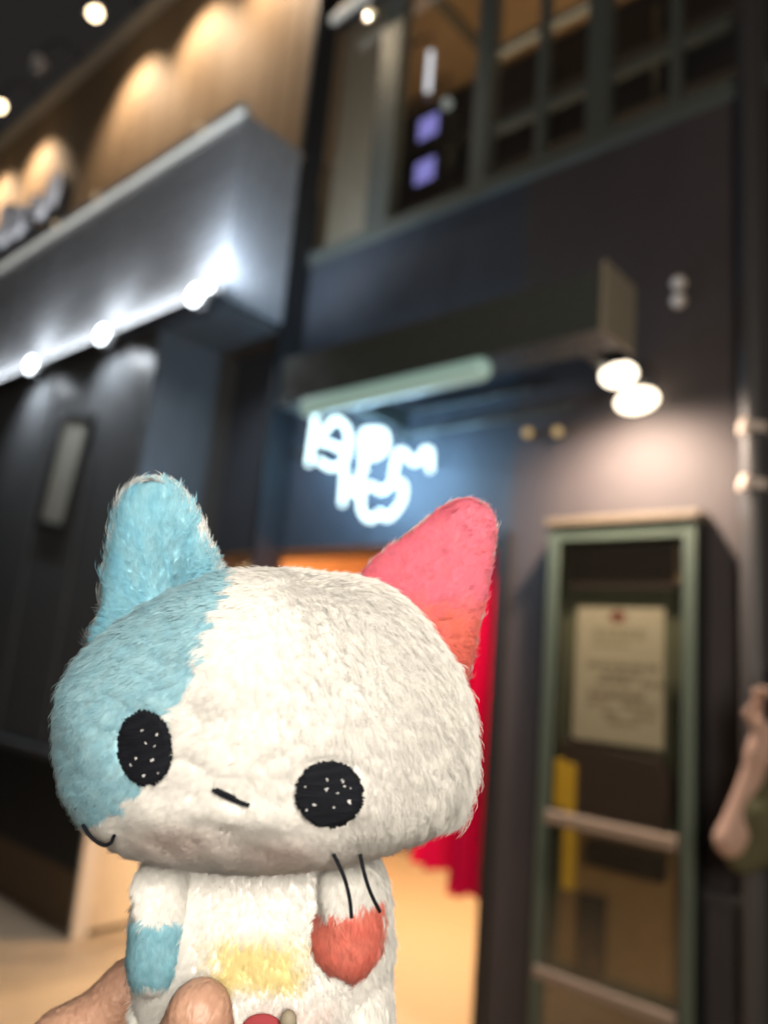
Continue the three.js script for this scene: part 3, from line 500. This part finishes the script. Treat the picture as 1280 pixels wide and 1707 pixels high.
function fur(parent, geo, { n, len, color, comb, weight = () => 1, seed = 1, messy = 0.35, name = 'fur' }) {
  const r = rngOf(seed), g = geo.index ? geo.toNonIndexed() : geo, p = g.attributes.position, nr = g.attributes.normal, T = p.count / 3, cum = new Float64Array(T); let sum = 0;
  const a = V(), b = V(), c = V(), na = V();
  for (let t = 0; t < T; t++) { a.fromBufferAttribute(p, 3 * t); b.fromBufferAttribute(p, 3 * t + 1); c.fromBufferAttribute(p, 3 * t + 2); const m = a.clone().add(b).add(c).divideScalar(3); na.fromBufferAttribute(nr, 3 * t); sum += b.clone().sub(a).cross(c.clone().sub(a)).length() * weight(m, na); cum[t] = sum; }
  const lists = TUFTS.map(() => []), P = V(), N = V(), D = V(), B = V(), X = new THREE.Matrix4(), S = V(), Q = new THREE.Matrix4();
  for (let k = 0; k < n; k++) {
    const x = r() * sum; let lo = 0, hi = T - 1; while (lo < hi) { const m = (lo + hi) >> 1; if (cum[m] < x) lo = m + 1; else hi = m; }
    let u = r(), v = r(); if (u + v > 1) { u = 1 - u; v = 1 - v; }
    const w = 1 - u - v; P.set(0, 0, 0); N.set(0, 0, 0);
    for (const [i, f] of [[0, w], [1, u], [2, v]]) { a.fromBufferAttribute(p, 3 * lo + i); P.addScaledVector(a, f); a.fromBufferAttribute(nr, 3 * lo + i); N.addScaledVector(a, f); }
    N.normalize();
    const ln = len(P, N); if (!(ln > 0)) continue;
    const s = 130; // locks: low noise turns the comb and lifts it together over a few millimetres
    const t1 = n3(P.x * s, P.y * s, P.z * s + seed), t2 = n3(P.x * s * 2.6 + 9, P.y * s * 2.6, P.z * s * 2.6), t3 = n3(P.x * s * 5 + 4, P.y * s * 5, P.z * s * 5 + 3);
    D.copy(comb(P, N)); D.addScaledVector(N, -D.dot(N)).normalize(); B.crossVectors(D, N).normalize();
    const ang = messy * (0.9 * t1 + 0.9 * t2 + 0.55 * t3) + (r() - 0.5) * 0.5 * messy;
    const d2 = D.clone().multiplyScalar(Math.cos(ang)).addScaledVector(B, Math.sin(ang)), b2 = V().crossVectors(d2, N).normalize();
    const fly = r() < 0.07 ? 1 : 0, l2 = ln * (0.85 + 0.22 * t2 + 0.2 * r() + 0.12 * fly), lift = 0.56 + 0.3 * t1 + 0.3 * t3 + 0.2 * (r() - 0.5) + 0.5 * fly;
    X.makeBasis(d2.multiplyScalar(l2), N.clone().multiplyScalar(l2 * clamp(lift, 0.28, 1.6)), b2.multiplyScalar(Math.max(l2, 0.0028)));
    X.setPosition(P.addScaledVector(N, -0.0002));
    lists[k % TUFTS.length].push([X.clone(), color(P, N, r)]);
  }
  lists.forEach((list, i) => {
    const m = new THREE.InstancedMesh(TUFTS[i], hair, list.length); m.name = name; m.userData.kind = 'stuff'; m.castShadow = m.receiveShadow = true;
    list.forEach(([x, c], k) => { m.setMatrixAt(k, x); m.setColorAt(k, c); }); parent.add(m);
  });
}
const WHITE = [0.95, 0.93, 0.88], BLUE = [0.33, 0.61, 0.72], PINK = [0.87, 0.21, 0.29], CORAL = [0.86, 0.2, 0.15], YELLOW = [0.88, 0.7, 0.24], BLUSH = [0.92, 0.72, 0.66];
const mixc = (a, b, t) => [0, 1, 2].map((i) => lerp(a[i], b[i], t));
const col = new THREE.Color();
const vary = (c, r, k = 0.08) => { const f = 1 + (r() - 0.5) * 2 * k; return new THREE.Color(Math.min(1, c[0] * f), Math.min(1, c[1] * f), Math.min(1, c[2] * f)); };
function cloth(geo, color) { // dyed fabric under the fur, coloured by the same pattern
  const p = geo.attributes.position, n = geo.attributes.normal, c = new Float32Array(p.count * 3);
  for (let i = 0; i < p.count; i++) { const k = color(V(p.getX(i), p.getY(i), p.getZ(i)), V(n.getX(i), n.getY(i), n.getZ(i)), () => 0.5); c.set([k.r, k.g, k.b], i * 3); }
  geo.setAttribute('color', new THREE.BufferAttribute(c, 3)); return geo;
}
const fabric = std([1, 1, 1], 0.95, { vertexColors: true });
const cat = thing('plush_cat', 'fluffy white plush cat with blue and red ears held up in the foreground', 'plush toy', BASE);
cat.quaternion.set(...TURN).normalize();
const OUT = V(0, 0, 1);
{
  // ---- head
  const headPts = [[366, 936], [425, 933], [480, 932], [545, 940], [608, 947], [664, 967], [712, 1010], [756, 1068], [792, 1130], [811, 1200], [815, 1265], [800, 1322], [760, 1366], [696, 1398], [620, 1422], [540, 1436], [460, 1442], [380, 1440], [300, 1430], [232, 1416], [180, 1394], [138, 1364], [108, 1318], [92, 1258], [88, 1190], [98, 1130], [130, 1080], [170, 1042], [230, 1000], [300, 962]];
  const hg = inflate({ pts: headPts, c: [445, 1200], z: 0.0, H: 0.047, back: 0.045, pw: 2.5, shrink: 0.935, rings: 34, around: 180, bump: (x, y) => { const g = grid(x, y, 0.04); return 0.0016 * n3(x * 38, y * 38, 2) + 0.0008 * n3(x * 90, y * 90, 6) + 0.004 * Math.exp(-(((g[0] - 390) / 110) ** 2 + ((g[1] - 1345) / 60) ** 2)) - 0.002 * Math.exp(-(((g[0] - 245) / 60) ** 2 + ((g[1] - 1245) / 70) ** 2)) - 0.002 * Math.exp(-(((g[0] - 550) / 65) ** 2 + ((g[1] - 1322) / 65) ** 2)); } });
  const eyes = [[242, 1247, 45, 62, -0.06], [549, 1324, 56, 55, 0.1]];
  const seam = (gx, gy) => { // > 0 on the blue side: the seam runs from the crown down past the left eye to the jaw
    const S = [[395, 930], [385, 1000], [352, 1060], [330, 1130], [302, 1175], [288, 1215], [285, 1250], [262, 1290], [232, 1318], [208, 1345], [170, 1368], [110, 1380]];
    for (let i = 0; i < S.length - 1; i++) if (gy <= S[i + 1][1]) { const t = clamp((gy - S[i][1]) / (S[i + 1][1] - S[i][1]), 0, 1); return lerp(S[i][0], S[i + 1][0], t) - gx; }
    return -1;
  };
  const headColor = (P, N, r) => {
    const g = grid(P.x, P.y, P.z), q = seam(g[0], g[1]) + 9 * n3(P.x * 300, P.y * 300, 1) + (r() - 0.5) * 8;
    if (N.z < -0.25) return vary(g[0] < 380 ? BLUE : WHITE, r);
    if (q > 0 && g[1] < 1378) return vary(mixc(BLUE, [0.46, 0.72, 0.8], clamp(0.35 + 0.5 * n3(P.x * 160, P.y * 160, 4), 0, 0.7)), r, 0.12);
    const bl1 = Math.exp(-(((g[0] - 300) / 75) ** 2 + ((g[1] - 1404) / 30) ** 2)) + Math.exp(-(((g[0] - 465) / 70) ** 2 + ((g[1] - 1420) / 28) ** 2));
    return vary(mixc(WHITE, BLUSH, clamp(bl1 * 0.6 , 0, 0.6)), r, 0.05);
  };
  const head = part('head', cloth(hg, headColor), fabric, cat);
  const combHead = (P) => { const g = grid(P.x, P.y, P.z); const dx = g[0] - 470, dy = g[1] - 960, d = Math.hypot(dx, dy) + 90; const left = sstep(480 - g[0], 0, 160); return V(dx / d * 0.9 + 0.12 - left * 0.35, -(0.75 + 0.5 * dy / d) + left * 0.35 + (N0(g) ? 0 : 0), 0.15); };
  function N0() { return 0; }
  const lenHead = (P, N) => {
    const g = grid(P.x, P.y, P.z);
    for (const [ex, ey, rx, ry, t] of eyes) { const c = Math.cos(t), s = Math.sin(t), dx = g[0] - ex, dy = g[1] - ey, u = (dx * c + dy * s) / (rx + 2), v = (-dx * s + dy * c) / (ry + 2); if (N.z > 0 && u * u + v * v < 1) return 0; }
    if (N.z > 0 && Math.abs((g[0] - 385) * 0.92 + (g[1] - 1331) * 0.38) < 34 && Math.abs(-(g[0] - 385) * 0.38 + (g[1] - 1331) * 0.92) < 5) return 0.0012;
    let near = 1;
    for (const [ex, ey, rx, ry] of eyes) if (N.z > 0) { const q = Math.hypot((g[0] - ex) / rx, (g[1] - ey + 14) / ry); near = Math.min(near, lerp(0.55, 1, sstep(q, 1.0, 1.5))); }
    const face = Math.exp(-(((g[0] - 380) / 210) ** 2) - (((g[1] - 1385) / 95) ** 2)) * (N.z > 0 ? 1 : 0);
    const jaw = Math.exp(-(((g[0] - 785) / 40) ** 2 + ((g[1] - 1335) / 38) ** 2));
    const crown = sstep(1010 - g[1], 0, 70) * 0.4;
    return near * 0.0049 * (1 - 0.5 * clamp(face * 1.25, 0, 1)) * (1 - crown) + jaw * 0.004;
  };
  fur(head, hg, { n: 220000, len: lenHead, color: headColor, comb: combHead, weight: (m, n) => { const g = grid(m.x, m.y, m.z); return n.z > -0.2 ? 1 + 1.6 * sstep(g[1], 1290, 1370) * (n.z > 0 ? 1 : 0) : 0.18; }, seed: 3, messy: 0.45 });
  // ---- eyes: satin-stitched discs with lint
  const thread = new THREE.MeshPhysicalMaterial({ color: lin(0.004, 0.005, 0.008), roughness: 0.85, specularIntensity: 0.35, side: THREE.DoubleSide }), onHead = (px, py, off) => { let z = 0.045, q; for (let i = 0; i < 7; i++) { q = L(px, py, z); z = hg.userData.front(q[0], q[1]) + off; } q = L(px, py, z); return q; };
  const lint = std([0.5, 0.5, 0.5], 0.9);
  const specks = [[[-5, -30, 4], [20, -22, 5], [1, -8, 4], [16, -3, 4], [-16, 18, 5], [12, 20, 6], [-24, 28, 4], [-1, 45, 6], [22, 42, 3]], [[-3, -24, 5], [22, -22, 6], [25, -14, 4], [-4, -8, 6], [14, -2, 4], [33, 14, 8], [-25, 19, 6], [-40, -12, 3], [8, 22, 4], [-38, 26, 4], [36, -10, 3]]];
  eyes.forEach(([ex, ey, rx, ry, tilt], e) => {
    const eye = new THREE.Group(); eye.name = 'eye'; cat.add(eye);
    const at = (u, v, o) => { const c = Math.cos(tilt), s = Math.sin(tilt), x = u * rx, y = v * ry; return onHead(ex + x * c - y * s, ey + x * s + y * c, o); };
    const g = new THREE.CircleGeometry(1, 48, 0, 6.2832), base = new THREE.RingGeometry(0.001, 1, 48, 12), p = base.attributes.position;
    for (let i = 0; i < p.count; i++) { const u = p.getX(i), v = p.getY(i), rr = u * u + v * v; const q = at(u * 0.985, v * 0.985, 0.0017 + 0.0021 * Math.pow(Math.max(0, 1 - rr), 0.35)); p.setXYZ(i, ...q); }
    base.computeVertexNormals(); part('eye_disc', base, thread, eye);
    const rows = [], r = rngOf(40 + e), n = 38;
    for (let k = 0; k < n; k++) { const v = -0.985 + 1.97 * (k + 0.5) / n, w = Math.sqrt(1 - v * v) * (0.97 + 0.06 * r()), pts = []; let a = -w; const split = (r() - 0.5) * 0.8;
      for (let i = 0; i <= 10; i++) { const u = -w + 2 * w * i / 10; const rr = u * u + v * v; pts.push(V(...at(u, v + 0.02 * Math.sin(i * 0.9 + k), 0.0021 + 0.0021 * Math.pow(Math.max(0, 1 - Math.min(1, rr)), 0.35)))); }
      rows.push(new THREE.TubeGeometry(new THREE.CatmullRomCurve3(pts), 18, 0.00034 + 0.0001 * r(), 5)); }
    part('stitching', rows, thread, eye);
    const sp = [];
    specks[e].forEach(([dx, dy, s]) => { for (let k = 0; k < 3; k++) { const gg = new THREE.SphereGeometry(1, 7, 5); gg.scale(s * U * 0.3, s * U * 0.18, s * U * 0.15); gg.rotateZ(r() * 3); const rr = (dx / rx) ** 2 + (dy / ry) ** 2, q = onHead(ex + dx + (r() - 0.5) * s * 0.7, ey + dy + (r() - 0.5) * s * 0.7, 0.0026 + 0.0021 * Math.pow(Math.max(0, 1 - Math.min(1, rr)), 0.35)); gg.translate(...q); sp.push(gg); } });
    part('lint_specks', sp, lint, eye);
    const rim = []; // stray black thread ends at the rim
    for (let k = 0; k < 46; k++) { const a = r() * 6.283, u = Math.cos(a), v = Math.sin(a); rim.push(new THREE.TubeGeometry(new THREE.LineCurve3(V(...at(u * 0.93, v * 0.93, 0.0024)), V(...at(u * (1.01 + 0.05 * r()), v * (1.01 + 0.05 * r()), 0.0022))), 1, 0.0003, 4)); }
    part('thread_end', rim, thread, eye);
  });
  // ---- mouth and whiskers
  const line = (pts, off, rad) => new THREE.TubeGeometry(new THREE.CatmullRomCurve3(pts.map((p) => V(...onHead(p[0], p[1], off)))), 24, rad, 7);
part('mouth', [line([[354, 1317], [366, 1321], [385, 1330], [402, 1338], [416, 1343]], 0.0022, 0.0006), line([[358, 1320], [370, 1326], [388, 1334], [408, 1342]], 0.0022, 0.0005), line([[360, 1316], [376, 1323], [392, 1331]], 0.0025, 0.0006)], thread, cat);
  const free = (pts, rad) => new THREE.TubeGeometry(new THREE.CatmullRomCurve3(pts.map((p) => V(...L(...p)))), 30, rad, 7);
  part('whisker', free([[139, 1376, 0.03], [150, 1393, 0.034], [163, 1404, 0.036], [175, 1409, 0.038], [185, 1405, 0.04], [191, 1393, 0.041]], 0.0006), thread, cat);
  part('whisker', free([[556, 1424, 0.037], [564, 1440, 0.039], [576, 1470, 0.04], [583, 1500, 0.041], [586, 1530, 0.041]], 0.0006), thread, cat);
  part('whisker', free([[600, 1424, 0.035], [607, 1456, 0.037], [617, 1487, 0.037], [633, 1520, 0.035]], 0.0006), thread, cat);
  // ---- ears
  const blueEar = inflate({ pts: [[150, 1090], [168, 1030], [172, 985], [180, 935], [190, 880], [199, 838], [216, 810], [238, 798], [262, 795], [288, 806], [310, 825], [326, 848], [338, 880], [352, 915], [366, 950], [370, 1020], [290, 1080], [210, 1110]], c: [262, 930], z: -0.012, H: 0.011, back: 0.008, pw: 2.1, shrink: 0.94, rings: 20, around: 110, bump: (x, y) => { const g = grid(x, y, 0); return -0.006 * Math.exp(-(((g[0] - 268 + (g[1] - 960) * 0.1) / 42) ** 2) - (((g[1] - 1000) / 90) ** 2)); } });
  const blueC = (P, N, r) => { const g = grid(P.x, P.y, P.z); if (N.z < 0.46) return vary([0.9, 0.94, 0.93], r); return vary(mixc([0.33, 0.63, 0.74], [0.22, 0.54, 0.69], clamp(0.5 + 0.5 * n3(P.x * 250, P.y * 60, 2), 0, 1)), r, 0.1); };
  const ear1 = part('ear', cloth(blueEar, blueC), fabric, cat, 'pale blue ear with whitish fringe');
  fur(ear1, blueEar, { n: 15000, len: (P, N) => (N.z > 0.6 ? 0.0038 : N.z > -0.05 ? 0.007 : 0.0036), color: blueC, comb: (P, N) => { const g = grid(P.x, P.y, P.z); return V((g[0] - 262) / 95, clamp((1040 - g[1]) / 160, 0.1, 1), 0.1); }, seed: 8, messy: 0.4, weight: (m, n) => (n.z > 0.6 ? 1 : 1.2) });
  const redEar = inflate({ pts: [[590, 990], [607, 948], [636, 920], [668, 895], [704, 868], [738, 841], [770, 828], [798, 833], [818, 852], [826, 882], [824, 915], [816, 958], [808, 1000], [799, 1045], [790, 1085], [782, 1125], [760, 1160], [690, 1110], [630, 1050]], c: [735, 950], z: -0.012, H: 0.0105, back: 0.008, pw: 2.1, shrink: 0.955, rings: 20, around: 110 });
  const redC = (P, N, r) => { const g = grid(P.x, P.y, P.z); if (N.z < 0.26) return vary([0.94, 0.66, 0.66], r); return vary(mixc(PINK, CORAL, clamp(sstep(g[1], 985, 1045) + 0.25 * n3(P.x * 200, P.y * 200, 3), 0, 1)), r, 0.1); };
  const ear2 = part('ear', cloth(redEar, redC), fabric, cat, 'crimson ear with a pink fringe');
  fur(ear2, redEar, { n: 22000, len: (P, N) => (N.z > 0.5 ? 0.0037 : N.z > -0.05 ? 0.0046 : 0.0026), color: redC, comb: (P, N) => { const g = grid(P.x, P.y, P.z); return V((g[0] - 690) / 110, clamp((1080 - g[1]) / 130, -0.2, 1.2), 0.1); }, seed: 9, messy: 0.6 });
  // ---- body
  const torso = inflate({ pts: [[330, 1360], [440, 1345], [560, 1360], [640, 1430], [658, 1500], [664, 1580], [656, 1660], [660, 1740], [650, 1830], [560, 1870], [440, 1880], [320, 1870], [235, 1830], [222, 1740], [222, 1660], [226, 1560], [236, 1470], [262, 1400]], c: [440, 1620], z: -0.012, H: 0.034, back: 0.034, pw: 2.6, shrink: 0.955, rings: 28, around: 140 });
  const bodyC = (P, N, r) => { const g = grid(P.x, P.y, P.z), w = 14 * n3(P.x * 90, P.y * 90, 5) + (r() - 0.5) * 26; if (N.z < 0) return vary(WHITE, r);
    const yel = sstep(100 - Math.abs(g[0] - 428) + w, 0, 46) * sstep(g[1] + w * 0.6, 1540, 1590) * sstep(1662 - g[1] + w * 0.5, 0, 30);
    const pk = sstep(g[1] + w * 0.5, 1655, 1690) * sstep(85 - Math.abs(g[0] - 480) + w, 0, 40) * 0.6;
    return vary(mixc(mixc(WHITE, YELLOW, 0.85 * yel), BLUSH, pk * (1 - yel)), r, 0.05); };
  const body = part('body', cloth(torso, bodyC), fabric, cat);
  fur(body, torso, { n: 52000, len: (P, N) => { const g = grid(P.x, P.y, P.z); return N.z > 0.6 && g[0] > 320 && g[0] < 540 ? 0.0031 : 0.0046; }, color: bodyC, comb: (P) => { const g = grid(P.x, P.y, P.z); return V((g[0] - 440) / 400, -1, 0.1); }, weight: (m, n) => (n.z > -0.3 ? 1 : 0.2), seed: 12, messy: 0.5 });
  const arm = (pts, c, z, H, colorFn, seed, n, label) => { const g = inflate({ pts, c, z, H, back: H * 0.8, pw: 2.4, shrink: 0.95, rings: 18, around: 90 }); const a = part('arm', cloth(g, colorFn), fabric, cat, label); fur(a, g, { n, len: () => 0.0042, color: colorFn, comb: (P) => V(0.1, -1, 0.2), seed, messy: 0.6 }); };
  arm([[236, 1440], [300, 1432], [326, 1480], [330, 1560], [322, 1615], [295, 1648], [262, 1652], [232, 1640], [217, 1595], [222, 1530], [230, 1480]], [274, 1545], 0.007, 0.0145, (P, N, r) => { const g = grid(P.x, P.y, P.z), w = (r() - 0.5) * 14 + 8 * n3(P.x * 200, P.y * 200, 6); return vary(g[1] + w > 1532 && g[1] + w < 1640 ? mixc(BLUE, [0.22, 0.52, 0.62], 0.4 + 0.4 * n3(P.x * 220, P.y * 220, 8)) : WHITE, r, 0.08); }, 15, 9000, 'white arm with a blue paw');
  arm([[545, 1440], [610, 1436], [640, 1480], [642, 1550], [628, 1598], [590, 1626], [550, 1612], [518, 1580], [516, 1540], [532, 1500]], [580, 1535], 0.01, 0.014, (P, N, r) => { const g = grid(P.x, P.y, P.z), w = (r() - 0.5) * 12 + 6 * n3(P.x * 200, P.y * 200, 6); return vary(g[1] + 0.3 * (g[0] - 520) + w > 1530 && g[0] < 640 + w ? mixc(CORAL, [0.88, 0.27, 0.2], 0.6 + 0.4 * n3(P.x * 220, P.y * 220, 8)) : WHITE, r, 0.08); }, 16, 9000, 'white arm with a red paw');
  for (const [pts, c, z, seed, red] of [[[[228, 1660], [300, 1650], [390, 1690], [410, 1800], [390, 1900], [310, 1940], [240, 1900], [222, 1780]], [318, 1790], -0.004, 17], [[[540, 1650], [610, 1600], [652, 1640], [656, 1760], [650, 1880], [580, 1940], [510, 1900], [490, 1800], [500, 1700]], [575, 1780], -0.002, 18]]) {
    const g = inflate({ pts, c, z, H: 0.024, back: 0.02, pw: 2.4, shrink: 0.95, rings: 18, around: 90 }), cf = (P, N, r) => vary(WHITE, r), a = part('leg', cloth(g, cf), fabric, cat); fur(a, g, { n: 8000, len: () => 0.0052, color: cf, comb: () => V(0.1, -1, 0.2), seed, messy: 0.6 });
  }
  const tag0 = new THREE.SphereGeometry(1, 20, 14); tag0.scale(0.0064, 0.0045, 0.0022); tag0.translate(...L(437, 1714, 0.0245)); part('red_patch', tag0, std([0.22, 0.025, 0.03], 0.95), cat, 'dark red felt patch low on the belly');
  const bead = new THREE.SphereGeometry(1, 20, 14); bead.scale(0.0027, 0.0034, 0.0025); bead.translate(...L(481, 1702, 0.027)); part('bead', bead, std([0.2, 0.17, 0.12], 0.7), cat, 'small grey brown bead');
}
// ---------------------------------------------------------------- hand
{
  const h = (px, py, z) => L(px, py, z);
  const bones = [
    [h(300, 1840, 0.018), h(322, 1760, 0.031), 0.0125, 0.0112], [h(322, 1760, 0.031), h(333, 1690, 0.0335), 0.0112, 0.0097],       // thumb
    [h(190, 1930, -0.005), h(300, 1840, 0.018), 0.017, 0.014],                                                                  // thumb base
    [h(120, 1960, -0.03), h(105, 1750, -0.045), 0.018, 0.014], [h(105, 1750, -0.045), h(222, 1652, -0.05), 0.0125, 0.011], [h(222, 1652, -0.05), h(360, 1600, -0.056), 0.011, 0.0095], [h(360, 1600, -0.056), h(450, 1600, -0.054), 0.0095, 0.0085], // index
    [h(150, 1980, -0.03), h(140, 1850, -0.05), 0.018, 0.014], [h(140, 1850, -0.05), h(300, 1745, -0.06), 0.0128, 0.0112], [h(300, 1745, -0.06), h(450, 1720, -0.06), 0.0112, 0.0098], [h(450, 1720, -0.06), h(560, 1730, -0.055), 0.0098, 0.0086], // middle
    [h(170, 2010, -0.025), h(190, 1930, -0.05), 0.018, 0.014], [h(190, 1930, -0.05), h(340, 1850, -0.06), 0.014, 0.0108], [h(340, 1850, -0.06), h(470, 1830, -0.058), 0.0108, 0.0094], [h(470, 1830, -0.058), h(560, 1840, -0.05), 0.0094, 0.0082],  // ring
    [h(200, 2040, -0.02), h(240, 2000, -0.045), 0.016, 0.012], [h(240, 2000, -0.045), h(370, 1950, -0.052), 0.0105, 0.0092], [h(370, 1950, -0.052), h(460, 1940, -0.045), 0.0092, 0.008], // little finger
    [h(110, 2130, -0.01), h(140, 1960, -0.03), 0.026, 0.02], [h(110, 2130, -0.01), h(190, 1960, -0.012), 0.024, 0.018],              // palm
    [h(20, 2300, 0.0), h(110, 2130, -0.01), 0.027, 0.025],
  ];
  const sdf = capsules(bones), wob = (x, y, z, k) => sdf(x, y, z, k) + 0.00025 * n3(x * 260, y * 260, z * 260) + 0.00018 * n3(x * 300, y * 1500, z * 500);
  const lo = [-0.13, -0.1, -0.09], hi = [0.09, 0.1, 0.06];
  const g = surface(wob, lo, hi, 150, 0.0032);
  const hp = g.attributes.position, huv = new Float32Array(hp.count * 2);
  for (let i = 0; i < hp.count; i++) { huv[2 * i] = (hp.getX(i) + 0.3 * hp.getZ(i)) * 14; huv[2 * i + 1] = (hp.getY(i) + 0.5 * hp.getZ(i)) * 14; }
  g.setAttribute('uv', new THREE.BufferAttribute(huv, 2));
  const pores = noiseTexture(256, (u, v) => { const k = 0.55 + 0.16 * tile(u, v, 9, 31) + 0.14 * tile(u * 1, v * 3, 5, 17) + 0.12 * (R0() - 0.5) - 0.5 * Math.pow(Math.max(0, 1 - Math.abs(tile(u, v, 2.2, 44)) * 9), 2); return [k, k, k]; });
  const mottle = noiseTexture(256, (u, v) => { const k = 0.1 * tile(u, v, 2.5, 61), q = 0.06 * tile(u, v, 7, 8); return [0.93 + k + q, 0.86 + 1.3 * k + q, 0.84 + 1.3 * k + q]; });
  const hd = new THREE.Mesh(g, new THREE.MeshPhysicalMaterial({ color: lin(0.4, 0.245, 0.17), roughness: 0.5, map: mottle, bumpMap: pores, bumpScale: 0.0004, side: THREE.DoubleSide, sheen: 0.2 })); hd.name = 'hand'; hd.castShadow = hd.receiveShadow = true;
  hd.position.set(...BASE); hd.quaternion.set(...TURN).normalize(); scene.add(hd);
  tag(hd, 'bare hand gripping the plush cat from below with the thumb in front', 'hand');
}
renderer.render(scene, camera);
